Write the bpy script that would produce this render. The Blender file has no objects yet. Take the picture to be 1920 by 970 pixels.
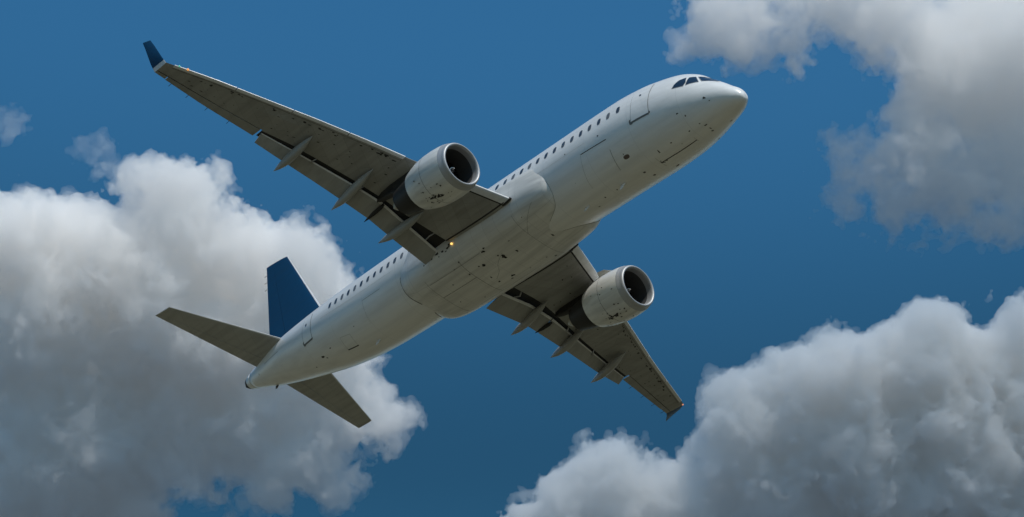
import bpy, bmesh, math, random
import numpy as np
from mathutils import Vector, Matrix

scene = bpy.context.scene
C = scene.collection
R_ = math.radians

# ------------------------------------------------------------------ frame of the place
# The airliner is modelled in its own frame: X forward (X = -station), Y to port, Z up.
# The photographer stands below and ahead of it, on its starboard side.
CAM_P = Vector((46.42054726, -44.82871248, -64.22123305))
FWD_P = Vector((-0.62423261, 0.45800247, 0.63290393)).normalized()
RIGHT_P = Vector((0.65765192, 0.74535601, 0.10926285)).normalized()
a_ = 0.07
b_ = -(0.10926285 * 0.976 + 0.65765192 * a_) / 0.74535601
UP_P = Vector((a_, b_, math.sqrt(1 - a_ * a_ - b_ * b_)))
UP_P = (UP_P - RIGHT_P * UP_P.dot(RIGHT_P)).normalized()
YW_P = (FWD_P - UP_P * FWD_P.dot(UP_P)).normalized()
XW_P = YW_P.cross(UP_P).normalized()
MW = Matrix((XW_P, YW_P, UP_P))            # airliner frame -> world
CAM_W = Vector((0, 0, 1.7))
ORG_W = CAM_W - MW @ CAM_P

cam_d = bpy.data.cameras.new('camera')
cam = bpy.data.objects.new('camera', cam_d)
C.objects.link(cam)
fw = MW @ FWD_P
rt = MW @ RIGHT_P
up = rt.cross(fw)
cam.matrix_world = Matrix.Translation(CAM_W) @ Matrix((rt, up, -fw)).transposed().to_4x4()
cam_d.sensor_width = 36.0
cam_d.lens = 4003.0 / 1920.0 * 36.0
cam_d.clip_start = 0.5
cam_d.clip_end = 60000
scene.camera = cam

SUN_P = Vector((0.56, -0.32, 0.76)).normalized()
SUN_W = MW @ SUN_P
sun_el = math.asin(SUN_W.z)
sun_az = math.atan2(SUN_W.x, SUN_W.y)      # clockwise from +Y

w = bpy.data.worlds.new('World')
scene.world = w
w.use_nodes = True
nt = w.node_tree
nt.nodes.clear()
wo = nt.nodes.new('ShaderNodeOutputWorld')
bg = nt.nodes.new('ShaderNodeBackground')
sky = nt.nodes.new('ShaderNodeTexSky')
sky.sky_type = 'NISHITA'
sky.sun_disc = False
sky.sun_elevation = sun_el
sky.sun_rotation = sun_az
sky.air_density = 1.0
sky.dust_density = 0.3
sky.ozone_density = 2.0
gm = nt.nodes.new('ShaderNodeGamma')
gm.inputs['Gamma'].default_value = 1.6
tint = nt.nodes.new('ShaderNodeMix')
tint.data_type = 'RGBA'
tint.blend_type = 'MULTIPLY'
tint.inputs[0].default_value = 1.0
tint.inputs[7].default_value = (0.68, 1.37, 1.14, 1)
nt.links.new(sky.outputs[0], gm.inputs['Color'])
nt.links.new(gm.outputs[0], tint.inputs[6])
# the air is deeper blue and darker low down than overhead (a broad elevation gradient of the sky itself)
geo = nt.nodes.new('ShaderNodeNewGeometry')
sp = nt.nodes.new('ShaderNodeSeparateXYZ')
ramp = nt.nodes.new('ShaderNodeMapRange')
ramp.inputs['From Min'].default_value = -0.60
ramp.inputs['From Max'].default_value = -0.38
ramp.inputs['To Min'].default_value = 1.0
ramp.inputs['To Max'].default_value = 0.33
ramp.interpolation_type = 'SMOOTHSTEP'
grad = nt.nodes.new('ShaderNodeVectorMath')
grad.operation = 'SCALE'
nt.links.new(geo.outputs['Incoming'], sp.inputs[0])
nt.links.new(sp.outputs[2], ramp.inputs['Value'])
nt.links.new(tint.outputs[2], grad.inputs[0])
nt.links.new(ramp.outputs[0], grad.inputs['Scale'])
# towards the horizon the sky pales into bright haze
rh = nt.nodes.new('ShaderNodeMapRange')
rh.inputs['From Min'].default_value = -0.30
rh.inputs['From Max'].default_value = -0.05
rh.inputs['To Min'].default_value = 0.0
rh.inputs['To Max'].default_value = 1.0
nt.links.new(sp.outputs[2], rh.inputs['Value'])
hz_ = nt.nodes.new('ShaderNodeMix')
hz_.data_type = 'RGBA'
nt.links.new(rh.outputs[0], hz_.inputs[0])
nt.links.new(grad.outputs[0], hz_.inputs[6])
hb = nt.nodes.new('ShaderNodeVectorMath')
hb.operation = 'SCALE'
hb.inputs['Scale'].default_value = 1.6
nt.links.new(sky.outputs[0], hb.inputs[0])
nt.links.new(hb.outputs[0], hz_.inputs[7])
nt.links.new(hz_.outputs[2], bg.inputs['Color'])
nt.links.new(bg.outputs[0], wo.inputs['Surface'])
bg.inputs['Strength'].default_value = 0.071

sun_l = bpy.data.lights.new('sun', 'SUN')
sun_l.energy = 4.4
sun_l.angle = R_(0.53)
sun_l.color = (1.0, 0.95, 0.88)
sun_o = bpy.data.objects.new('sun', sun_l)
C.objects.link(sun_o)
sun_o.rotation_euler = (-SUN_W).to_track_quat('-Z', 'Y').to_euler()

vs = scene.view_settings
vs.view_transform = 'Standard'
vs.look = 'None'
vs.gamma = 1.0
vs.exposure = -0.45
vs.use_curve_mapping = False
cy = scene.cycles
cy.use_denoising = True
try:
    cy.denoiser = 'OPENIMAGEDENOISE'
    cy.denoising_input_passes = 'RGB_ALBEDO_NORMAL'
except Exception:
    pass
cy.max_bounces = 72
cy.diffuse_bounces = 4
cy.glossy_bounces = 4
cy.volume_bounces = 28
cy.transparent_max_bounces = 64
cy.use_adaptive_sampling = True
cy.adaptive_threshold = 0.02
# ------------------------------------------------------------------ clouds
import openvdb
DIST = 2500.0
PXM = DIST / 4003.0                         # metres across one picture pixel at that range


def direction(px, py):
    return (fw + rt * ((px - 960) / 4003.0) - up * ((py - 485) / 4003.0))


def upsample(g, shape, cell):
    """smooth (quadratic B-spline) interpolation of a coarse random lattice, axis by axis"""
    for ax in range(3):
        n = shape[ax]
        x = np.arange(n, dtype=np.float32) / cell
        i = np.floor(x).astype(np.int32)
        t = x - i
        w0 = 0.5 * (1 - t) ** 2
        w2 = 0.5 * t ** 2
        w1 = 1 - w0 - w2
        sh = [1, 1, 1]
        sh[ax] = n
        g = (np.take(g, i, ax) * w0.reshape(sh) + np.take(g, i + 1, ax) * w1.reshape(sh)
             + np.take(g, i + 2, ax) * w2.reshape(sh)).astype(np.float32)
    return g


def noise3(shape, cell, rng):
    lat = rng.standard_normal([int(s / cell) + 4 for s in shape]).astype(np.float32)
    return upsample(lat, shape, cell) * 1.9


def cloud_field(blobs, vox, seed, pad, big, amp, dist=DIST):
    """blobs: (px, py, radius in picture pixels, metres nearer/farther). Returns field, origin"""
    c, r = [], []
    for px, py, rp, dz in blobs:
        d = direction(px, py)
        c.append(np.array(CAM_W + d * (dist + dz)))
        r.append(rp * dist / 4003.0)
    c = np.array(c)
    r = np.array(r)
    lo = (c - r[:, None]).min(0) - pad
    hi = (c + r[:, None]).max(0) + pad
    n = np.ceil((hi - lo) / vox).astype(int)
    ax = [(lo[k] + np.arange(n[k]) * vox).astype(np.float32) for k in range(3)]
    rng = np.random.default_rng(seed)
    # smooth union of balls, as a distance in metres (positive inside)
    acc = np.zeros(n, np.float32)
    kk = 0.14
    for q, rad in zip(c, r):
        dx = (ax[0] - q[0])[:, None, None] ** 2
        dy = (ax[1] - q[1])[None, :, None] ** 2
        dz = (ax[2] - q[2])[None, None, :] ** 2
        acc += np.exp(np.clip(kk * (rad - np.sqrt(dx + dy + dz)), -30, 30))
    f = np.log(acc + 1e-9) / kk
    del acc
    a = amp
    cell = big / vox
    k = 0
    while cell > 1.6:
        nz = noise3(tuple(n), cell, rng)
        if k == 0:
            f += a * 0.55 * nz
        else:
            f += a * 0.9 * (nz) - a * 1.1 * (np.abs(noise3(tuple(n), cell * 1.3, rng)) - 0.55) * -1.0
        a *= 0.71
        cell /= 2.0
        k += 1
    return f, lo


def cloud_mesh(name, f, lo, vox, iso, mat, parent=None):
    f = f - iso
    f[0] = f[-1] = -9
    f[:, 0] = f[:, -1] = -9
    f[:, :, 0] = f[:, :, -1] = -9
    f = np.clip(-f, -3 * vox, 3 * vox)
    g = openvdb.FloatGrid(3 * vox)
    g.copyFromArray(f)
    pts, tris, quads = g.convertToPolygons(0.0, 0.0)
    pts = pts.astype(np.float64) * vox + lo
    me = bpy.data.meshes.new(name)
    nq = len(quads)
    me.vertices.add(len(pts))
    me.vertices.foreach_set('co', pts.astype(np.float32).ravel())
    me.loops.add(nq * 4)
    me.loops.foreach_set('vertex_index', quads.astype(np.int32).ravel())
    me.polygons.add(nq)
    me.polygons.foreach_set('loop_start', np.arange(nq, dtype=np.int32) * 4)
    me.update(calc_edges=True)
    me.validate()
    o = bpy.data.objects.new(name, me)
    me.materials.append(mat)
    C.objects.link(o)
    if parent:
        o.parent = parent
    print('CLOUD', name, len(pts), nq)
    return o


def vapour(name, dens, g=0.0):
    m = bpy.data.materials.new(name)
    m.use_nodes = True
    t = m.node_tree
    t.nodes.clear()
    o = t.nodes.new('ShaderNodeOutputMaterial')
    s = t.nodes.new('ShaderNodeVolumePrincipled')
    s.inputs['Color'].default_value = (0.994, 0.986, 0.976, 1)
    s.inputs['Density'].default_value = dens
    s.inputs['Anisotropy'].default_value = g
    s.inputs['Density Attribute'].default_value = ''
    t.links.new(s.outputs[0], o.inputs['Volume'])
    return m


def tag(o, label=None, cat=None, group=None, kind=None):
    if label: o['label'] = label
    if cat: o['category'] = cat
    if group: o['group'] = group
    if kind: o['kind'] = kind
    return o
def mat(name, col, rough=0.6, metal=0.0, coat=0.0, spec=0.5):
    m = bpy.data.materials.new(name)
    m.use_nodes = True
    b = m.node_tree.nodes['Principled BSDF']
    b.inputs['Base Color'].default_value = (*col, 1)
    b.inputs['Roughness'].default_value = rough
    b.inputs['Metallic'].default_value = metal
    b.inputs['Coat Weight'].default_value = coat
    b.inputs['Coat Roughness'].default_value = 0.22
    b.inputs['Specular IOR Level'].default_value = spec
    return m


def nodes(m):
    t = m.node_tree
    return t, t.nodes['Principled BSDF'], t.nodes.new, t.links.new


# ------------------------------------------------------------------ the ground under the approach
gmat = mat('dry_grass', (0.21, 0.18, 0.095), 0.95)
t, b, N, L = nodes(gmat)
tc = N('ShaderNodeTexCoord')
n1 = N('ShaderNodeTexNoise')
n1.inputs['Scale'].default_value = 0.02
n1.inputs['Detail'].default_value = 8
cr = N('ShaderNodeValToRGB')
cr.color_ramp.elements[0].color = (0.055, 0.051, 0.028, 1)
cr.color_ramp.elements[1].color = (0.135, 0.118, 0.068, 1)
L(tc.outputs['Object'], n1.inputs['Vector'])
L(n1.outputs['Fac'], cr.inputs['Fac'])
L(cr.outputs['Color'], b.inputs['Base Color'])


def sheet(name, size, z, n, m):
    bm = bmesh.new()
    q = [[bm.verts.new(((i / n - .5) * size, (j / n - .5) * size, z)) for j in range(n + 1)] for i in range(n + 1)]
    for i in range(n):
        for j in range(n):
            bm.faces.new((q[i][j], q[i + 1][j], q[i + 1][j + 1], q[i][j + 1]))
    me = bpy.data.meshes.new(name)
    bm.to_mesh(me)
    bm.free()
    me.materials.append(m)
    o = bpy.data.objects.new(name, me)
    C.objects.link(o)
    o['kind'] = 'structure'
    return o


sheet('ground', 1600, 0.004, 16, gmat)                     # the dry airfield under the approach
sheet('water', 60000, 0.0, 64, mat('sea_water', (0.035, 0.05, 0.075), 0.35))   # open water all round it

# ------------------------------------------------------------------ materials of the aircraft
def painted(name, col, rough, coat, speck, streak, speck_scale=1.1, lines=None, seed=0.0, metal=0.0, tones=None):
    """paint with faint cloudy soiling, streaks along the airflow, scattered small dark marks and panel joints"""
    m = mat(name, col, rough, metal, coat)
    t, b, N, L = nodes(m)
    tc = N('ShaderNodeTexCoord')
    mp = N('ShaderNodeMapping')
    mp.inputs['Location'].default_value = (seed, seed * 1.7, seed * 0.6)
    L(tc.outputs['Object'], mp.inputs['Vector'])
    ms = N('ShaderNodeMapping')
    ms.inputs['Scale'].default_value = (0.12, 1.6, 1.6)
    L(mp.outputs[0], ms.inputs['Vector'])
    n1 = N('ShaderNodeTexNoise')
    n1.inputs['Scale'].default_value = 2.2
    n1.inputs['Detail'].default_value = 6
    L(ms.outputs[0], n1.inputs['Vector'])
    r1 = N('ShaderNodeMapRange')
    r1.inputs['From Min'].default_value = 0.40
    r1.inputs['From Max'].default_value = 0.75
    r1.inputs['To Max'].default_value = streak
    L(n1.outputs['Fac'], r1.inputs['Value'])
    # small scattered spots
    vo = N('ShaderNodeTexVoronoi')
    vo.inputs['Scale'].default_value = speck_scale
    L(mp.outputs[0], vo.inputs['Vector'])
    n2 = N('ShaderNodeTexNoise')
    n2.inputs['Scale'].default_value = 0.55
    n2.inputs['Detail'].default_value = 3
    L(mp.outputs[0], n2.inputs['Vector'])
    r2 = N('ShaderNodeMapRange')
    r2.inputs['From Min'].default_value = 0.50
    r2.inputs['From Max'].default_value = 0.72
    r2.inputs['To Max'].default_value = 0.16
    L(n2.outputs['Fac'], r2.inputs['Value'])
    n3 = N('ShaderNodeTexNoise')
    n3.inputs['Scale'].default_value = 9.0
    n3.inputs['Detail'].default_value = 2
    L(mp.outputs[0], n3.inputs['Vector'])
    a1 = N('ShaderNodeMath')
    a1.operation = 'MULTIPLY_ADD'
    a1.inputs[1].default_value = 0.12
    L(n3.outputs['Fac'], a1.inputs[0])
    L(vo.outputs['Distance'], a1.inputs[2])
    lt = N('ShaderNodeMath')
    lt.operation = 'SUBTRACT'
    L(r2.outputs[0], lt.inputs[0])
    L(a1.outputs[0], lt.inputs[1])
    r3 = N('ShaderNodeMapRange')
    r3.inputs['From Min'].default_value = -0.035
    r3.inputs['From Max'].default_value = 0.02
    r3.inputs['To Max'].default_value = speck
    L(lt.outputs[0], r3.inputs['Value'])
    tot = N('ShaderNodeMath')
    tot.operation = 'MAXIMUM'
    L(r1.outputs[0], tot.inputs[0])
    L(r3.outputs[0], tot.inputs[1])
    last = tot
    if lines:
        sp = N('ShaderNodeSeparateXYZ')
        L(tc.outputs['Object'], sp.inputs[0])
        for axis, period, width, depth in lines:
            fr = N('ShaderNodeMath'); fr.operation = 'PINGPONG'
            fr.inputs[1].default_value = period / 2
            L(sp.outputs[axis], fr.inputs[0])
            rr = N('ShaderNodeMapRange')
            rr.inputs['From Min'].default_value = width
            rr.inputs['From Max'].default_value = width * 0.4
            rr.inputs['To Max'].default_value = depth
            L(fr.outputs[0], rr.inputs['Value'])
            mx = N('ShaderNodeMath'); mx.operation = 'MAXIMUM'
            L(last.outputs[0], mx.inputs[0])
            L(rr.outputs[0], mx.inputs[1])
            last = mx
    mix = N('ShaderNodeMix')
    mix.data_type = 'RGBA'
    mix.inputs[6].default_value = (*col, 1)
    mix.inputs[7].default_value = (0.028, 0.024, 0.018, 1)
    L(last.outputs[0], mix.inputs[0])
    if tones:
        bk = N('ShaderNodeTexBrick')
        mb = N('ShaderNodeMapping')
        mb.inputs['Rotation'].default_value = (0, 0, R_(tones[3]))
        L(mp.outputs[0], mb.inputs['Vector'])
        L(mb.outputs[0], bk.inputs['Vector'])
        bk.inputs['Color1'].default_value = (1, 1, 1, 1)
        bk.inputs['Color2'].default_value = (tones[2],) * 3 + (1,)
        bk.inputs['Mortar'].default_value = (tones[2] * .8,) * 3 + (1,)
        bk.inputs['Scale'].default_value = 1.0
        bk.inputs['Mortar Size'].default_value = 0.008
        bk.inputs['Brick Width'].default_value = tones[0]
        bk.inputs['Row Height'].default_value = tones[1]
        mm = N('ShaderNodeMix')
        mm.data_type = 'RGBA'
        mm.blend_type = 'MULTIPLY'
        mm.inputs[0].default_value = 1.0
        L(mix.outputs[2], mm.inputs[6])
        L(bk.outputs['Color'], mm.inputs[7])
        mix = mm
    L(mix.outputs[2], b.inputs['Base Color'])
    # very slight waviness of the skin
    nb_ = N('ShaderNodeTexNoise')
    nb_.inputs['Scale'].default_value = 1.4
    nb_.inputs['Detail'].default_value = 3
    L(mp.outputs[0], nb_.inputs['Vector'])
    bp_ = N('ShaderNodeBump')
    bp_.inputs['Strength'].default_value = 0.12
    bp_.inputs['Distance'].default_value = 0.10
    L(nb_.outputs['Fac'], bp_.inputs['Height'])
    L(bp_.outputs[0], b.inputs['Normal'])
    return m


M_WHITE = painted('white_paint', (0.80, 0.79, 0.76), 0.34, 0.45, 0.8, 0.13, 1.3, [(0, 2.67, 0.012, 0.20)])
M_BELLY = painted('belly_paint', (0.72, 0.70, 0.65), 0.42, 0.25, 0.92, 0.30, 1.5, [(0, 1.55, 0.014, 0.25)], seed=3.3, tones=(1.9, 1.1, .93, 0))
M_COWL = painted('cowl_paint', (0.70, 0.69, 0.65), 0.36, 0.35, 0.95, 0.32, 2.2, seed=7.1)
M_WING = painted('wing_grey_paint', (0.31, 0.305, 0.28), 0.45, 0.1, 0.9, 0.30, 1.7, seed=1.9, tones=(1.7, .62, .88, 62))
M_WING_P = painted('wing_grey_paint_port', (0.31, 0.305, 0.28), 0.45, 0.1, 0.9, 0.30, 1.7, seed=4.4, tones=(1.7, .62, .88, -62))
M_FLAP = painted('flap_grey_paint', (0.33, 0.325, 0.30), 0.45, 0.1, 0.75, 0.25, 1.4, seed=5.2)
M_SLAT = painted('slat_pale_paint', (0.66, 0.66, 0.65), 0.38, 0.2, 0.8, 0.15, 2.0, seed=8.8)
M_TAIL = painted('tailplane_grey_paint', (0.40, 0.395, 0.365), 0.45, 0.1, 0.4, 0.25, 1.0, seed=2.4, tones=(1.6, .8, .93, 60))
M_BLUE = painted('deep_blue_paint', (0.004, 0.044, 0.105), 0.4, 0.0, 0.1, 0.15, 1.0, seed=6.1)
M_BLUE.node_tree.nodes['Principled BSDF'].inputs['Specular IOR Level'].default_value = 0.18
M_BLUE.node_tree.nodes['Principled BSDF'].inputs['Roughness'].default_value = 0.5
M_LIP = mat('bare_metal_lip', (0.42, 0.42, 0.42), 0.55, 0.6)
M_DARK = mat('dark_primer', (0.014, 0.013, 0.012), 0.7)
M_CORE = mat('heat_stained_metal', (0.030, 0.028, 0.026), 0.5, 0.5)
M_PLUG = mat('tan_exhaust_plug', (0.34, 0.29, 0.20), 0.5, 0.4)
M_DUCT = mat('intake_duct_lining', (0.055, 0.055, 0.055), 0.5)
M_FAN = mat('fan_blade_metal', (0.05, 0.05, 0.055), 0.4, 0.8)
M_SPIN = mat('spinner_black', (0.02, 0.02, 0.022), 0.4)
M_MARK = mat('white_spiral_mark', (0.75, 0.75, 0.73), 0.5)
M_SEAM = mat('seam_sealant', (0.15, 0.145, 0.13), 0.6)
M_FAINT = mat('filled_joint', (0.36, 0.35, 0.32), 0.6)
M_SOOT = mat('dark_opening', (0.025, 0.022, 0.018), 0.7)
M_WIN = mat('cabin_window_acrylic', (0.045, 0.05, 0.06), 0.12, 0, 0.4)
M_WINS = [M_WIN, M_WIN, mat('cabin_window_dim', (0.075, 0.08, 0.085), 0.15, 0, 0.4), mat('cabin_window_blind', (0.14, 0.14, 0.135), 0.25, 0, 0.4)]
M_RIM = mat('window_rim_grey', (0.30, 0.30, 0.30), 0.5)
M_COCK = mat('cockpit_glass', (0.012, 0.018, 0.03), 0.05, 0, 0.8)
M_RUST = mat('brown_stain_plate', (0.13, 0.09, 0.07), 0.7)


def lamp_mat(name, col, strength):
    m = mat(name, col, 0.3)
    b = m.node_tree.nodes['Principled BSDF']
    b.inputs['Emission Color'].default_value = (*col, 1)
    b.inputs['Emission Strength'].default_value = strength
    return m


# ------------------------------------------------------------------ mesh helpers
root = bpy.data.objects.new('airliner', None)
C.objects.link(root)
root.matrix_world = Matrix.Translation(ORG_W) @ MW.to_4x4()
root.empty_display_size = 2
tag(root, 'white twin-engine passenger jet with dark blue tail fin climbing overhead, flaps partly lowered', 'airliner')


def obj(name, bm, mats, parent=root, smooth=True, sharp=None, label=None):
    bmesh.ops.remove_doubles(bm, verts=bm.verts, dist=1e-5)
    bmesh.ops.recalc_face_normals(bm, faces=bm.faces)
    me = bpy.data.meshes.new(name)
    bm.to_mesh(me)
    bm.free()
    for m in (mats if isinstance(mats, (list, tuple)) else [mats]):
        me.materials.append(m)
    if smooth:
        me.polygons.foreach_set('use_smooth', [True] * len(me.polygons))
        if sharp:
            me.set_sharp_from_angle(angle=R_(sharp))
    o = bpy.data.objects.new(name, me)
    C.objects.link(o)
    o.parent = parent
    if label:
        o['label'] = label
    return o


def loft(bm, rings, cap0=True, cap1=True, closed=True, mi=0):
    V = [[bm.verts.new(p) for p in r] for r in rings]
    n = len(V[0])
    for a, b in zip(V[:-1], V[1:]):
        for i in range(n if closed else n - 1):
            j = (i + 1) % n
            try:
                f = bm.faces.new((a[i], a[j], b[j], b[i]))
                f.material_index = mi
            except ValueError:
                pass
    for cap, r in ((cap0, V[0]), (cap1, V[-1])):
        if cap:
            try:
                bm.faces.new(r).material_index = mi
            except ValueError:
                pass
    return V


def tube(bm, pts, r, seg=8, mi=0):
    pts = [Vector(p) for p in pts]
    rings = []
    for i, p in enumerate(pts):
        d = (pts[min(i + 1, len(pts) - 1)] - pts[max(i - 1, 0)]).normalized()
        u = d.cross(Vector((0.13, 0.2, 1))).normalized()
        v = d.cross(u)
        rr = r[i] if isinstance(r, (list, tuple)) else r
        rings.append([p + (u * math.cos(k * 2 * math.pi / seg) + v * math.sin(k * 2 * math.pi / seg)) * rr
                      for k in range(seg)])
    loft(bm, rings, mi=mi)


def revolve(bm, prof, org, tilt=0.0, toe=0.0, seg=64, mi=0, closed=False):
    """prof: (distance aft, radius). Axis runs aft from org; tilt lifts the rear"""
    rings = []
    for s, r in prof:
        c = Vector((-s, toe * s, tilt * s)) + Vector(org)
        rings.append([c + Vector((0, r * math.cos(k * 2 * math.pi / seg), r * math.sin(k * 2 * math.pi / seg)))
                      for k in range(seg)])
    loft(bm, rings, False, False, mi=mi)


# ------------------------------------------------------------------ fuselage surface
TB = np.array([(0, -1.42, -1.42, 0), (0.05, -1.22, -1.59, .21), (0.18, -1.00, -1.68, .36), (0.5, -.70, -1.76, .60), (1.0, -.21, -1.83, .87),
               (1.6, .353, -1.92, 1.122), (2.2, .93, -2.00, 1.377), (3, 1.385, -2.09, 1.62), (4, 1.68, -2.14, 1.80),
               (5, 1.90, -2.14, 1.905), (6.5, 2.05, -2.09, 1.97), (8, 2.07, -2.07, 1.975), (21, 2.07, -2.07, 1.975),
               (24, 2.034, -2.045, 1.95), (26, 1.992, -1.92, 1.91), (28, 1.94, -1.62, 1.80), (30, 1.904, -1.16, 1.61),
               (32, 1.84, -.644, 1.36), (34, 1.688, -.12, .94), (35.5, 1.482, .388, .563), (36.4, 1.31, .70, .306),
               (36.72, 1.10, .90, .04)])
KS = np.sqrt(TB[:, 0])


def herm(xs, ys, q):
    h = np.diff(xs)
    dl = np.diff(ys) / h
    m = np.zeros(len(xs))
    m[1:-1] = np.where(dl[:-1] * dl[1:] > 0, 2 * dl[:-1] * dl[1:] / (dl[:-1] + dl[1:] + 1e-12), 0)
    m[0] = dl[0]
    m[-1] = dl[-1]
    i = int(np.clip(np.searchsorted(xs, q) - 1, 0, len(xs) - 2))
    t = (q - xs[i]) / h[i]
    return float((2 * t**3 - 3 * t**2 + 1) * ys[i] + (t**3 - 2 * t * t + t) * h[i] * m[i]
                 + (-2 * t**3 + 3 * t * t) * ys[i + 1] + (t**3 - t * t) * h[i] * m[i + 1])


def section(s):
    k = math.sqrt(max(s, 0))
    zt, zb, hw = (herm(KS, TB[:, i], k) for i in (1, 2, 3))
    return (zt + zb) / 2, (zt - zb) / 2, hw


def skin(s, phi, off=0.0):
    """point on the fuselage skin; phi in degrees, 180 = starboard, 270 = keel"""
    zc, hz, hw = section(s)
    a = R_(phi)
    n = Vector((0, math.cos(a) / max(hw, .02), math.sin(a) / max(hz, .02))).normalized()
    return Vector((-s, hw * math.cos(a), zc + hz * math.sin(a))) + n * off


def skin_line(bm, path, width, off=0.004, mi=0, closed=False):
    """a narrow strip lying on the skin along (s, phi) points"""
    P = []
    pts = path + [path[0]] if closed else path
    for (s0, p0), (s1, p1) in zip(pts[:-1], pts[1:]):
        L = (skin(s0, p0) - skin(s1, p1)).length
        n = max(1, int(L / 0.12))
        for k in range(n):
            P.append((s0 + (s1 - s0) * k / n, p0 + (p1 - p0) * k / n))
    P.append(pts[-1])
    prev = None
    for i, (s, p) in enumerate(P):
        a = skin(*P[max(i - 1, 0)])
        b = skin(*P[min(i + 1, len(P) - 1)])
        c = skin(s, p, off)
        d = (b - a).normalized()
        nn = (c - skin(s, p)).normalized()
        side = d.cross(nn).normalized() * width / 2
        cur = (bm.verts.new(c - side), bm.verts.new(c + side))
        if prev:
            bm.faces.new((prev[0], prev[1], cur[1], cur[0])).material_index = mi
        prev = cur


def skin_patch(bm, poly, off, rings=4, per=5, mi=0):
    """a filled patch following the skin; poly is convex in (s, phi)"""
    Q = []
    for (s0, p0), (s1, p1) in zip(poly, poly[1:] + poly[:1]):
        for k in range(per):
            Q.append((s0 + (s1 - s0) * k / per, p0 + (p1 - p0) * k / per))
    cs = sum(q[0] for q in Q) / len(Q)
    cp = sum(q[1] for q in Q) / len(Q)
    V = [[bm.verts.new(skin(cs + (s - cs) * k / rings, cp + (p - cp) * k / rings, off)) for s, p in Q]
         for k in range(1, rings + 1)]
    c = bm.verts.new(skin(cs, cp, off))
    n = len(Q)
    for i in range(n):
        bm.faces.new((c, V[0][i], V[0][(i + 1) % n])).material_index = mi
        for a, b in zip(V[:-1], V[1:]):
            bm.faces.new((a[i], b[i], b[(i + 1) % n], a[(i + 1) % n])).material_index = mi


JIT = random.Random(4)


def oval(s, phi, ws, hm, n=14, power=2.6):
    zc, hz, hw = section(s)
    r = (hz + hw) / 2
    out = []
    for k in range(n):
        a = 2 * math.pi * k / n
        cx = math.copysign(abs(math.cos(a)) ** (2 / power), math.cos(a))
        sx = math.copysign(abs(math.sin(a)) ** (2 / power), math.sin(a))
        j = 1.0 if n > 10 else JIT.uniform(.55, 1.3)
        out.append((s + ws / 2 * cx * j, phi + math.degrees(hm / 2 * sx / r) * j))
    return out


bm = bmesh.new()
ss = [0.0005] + [2.2 * (i / 40) ** 2 for i in range(1, 41)] + [2.2 + (36.68 - 2.2) * i / 150 for i in range(1, 151)]
loft(bm, [[skin(s, 360 * k / 96) for k in range(96)] for s in ss if s < 35.9])
# joints, drains and stains that show on the skin
for path, wd in (
        ([(2.91, 275.0), (5.03, 273.1)], 0.045), ([(4.85, 276), (5.03, 273.1), (4.95, 269.5)], 0.04),
        ([(2.91, 268), (2.91, 279)], 0.014), ([(5.03, 262), (5.03, 283)], 0.014),
        ([(8.32, 206.8), (6.71, 208.1)], 0.04), ([(8.33, 207.6), (8.58, 240.4)], 0.014),
        ([(6.70, 222.1), (6.83, 251.5)], 0.03), ([(8.58, 240.4), (8.62, 252)], 0.012),
        ([(24.02, 206.5), (22.6, 206.5)], 0.022), ([(24.02, 206.5), (24.1, 240)], 0.010),
        ([(26.63, 259.1), (25.82, 260.1)], 0.06), ([(26.63, 259.1), (26.5, 236)], 0.014),
        ([(25.82, 260.1), (25.75, 238)], 0.014), ([(26.5, 236), (25.75, 238)], 0.014),
        ([(10.0, 90), (10.0, 450)], 0.010), ([(15.1, 90), (15.1, 200)], 0.010),
        ([(23.2, 90), (23.2, 450)], 0.010), ([(28.0, 90), (28.0, 450)], 0.010),
        ([(31.9, 200), (33.6, 202)], 0.03), ([(34.6, 90), (34.6, 450)], 0.012),
        ([(8.0, 195), (14.0, 194)], 0.008), ([(21.5, 193), (27.5, 192)], 0.008)):
    skin_line(bm, path, wd, mi=1 if wd > .032 else 3)
for s, p, a, b_w in ((2.23, 253.4, .09, .05), (2.1, 281.1, .12, .10), (2.06, 261.9, .16, .05), (2.06, 273.2, .05, .16),
                     (2.84, 222.2, .10, .05), (2.55, 230.3, .08, .08), (4.65, 256.8, .07, .20), (4.74, 274.1, .12, .10),
                     (4.79, 296.6, .20, .14), (6.05, 272.2, .13, .10), (5.9, 285.5, .16, .09), (7.79, 272.4, .08, .09),
                     (8.55, 272.6, .10, .08), (9.22, 280.5, .14, .07), (1.48, 207.4, .14, .10), (1.3, 216.9, .07, .05),
                     (2.59, 316.8, .18, .09), (2.82, 254.8, .08, .05), (3.88, 255.0, .08, .06), (7.13, 197.2, .09, .07),
                     (9.24, 192.7, .08, .05), (28.54, 251.7, .22, .13), (28.35, 256, .14, .07), (29.74, 266.4, .08, .07),
                     (25.2, 232, .08, .05), (11.6, 188, .07, .04), (27.6, 243, .16, .06), (6.2, 236, .05, .06)):
    skin_patch(bm, oval(s, p, a, b_w, 8), 0.004, 1, 1, mi=1)
skin_patch(bm, oval(6.13, 240.9, .34, .20, 12), 0.004, 2, 1, mi=2)
fus = obj('fuselage', bm, [M_WHITE, M_SOOT, M_RUST, M_FAINT])

bm = bmesh.new()
loft(bm, [[skin(s, 360 * k / 48) for k in range(48)] for s in [35.85 + (36.715 - 35.85) * i / 14 for i in range(15)]])
obj('tail_cone', bm, M_WHITE)
bm = bmesh.new()
loft(bm, [[skin(s, 360 * k / 32, .012) for k in range(32)] for s in [36.28 + (36.72 - 36.28) * i / 8 for i in range(9)]])
obj('exhaust_outlet', bm, M_SOOT)

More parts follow.
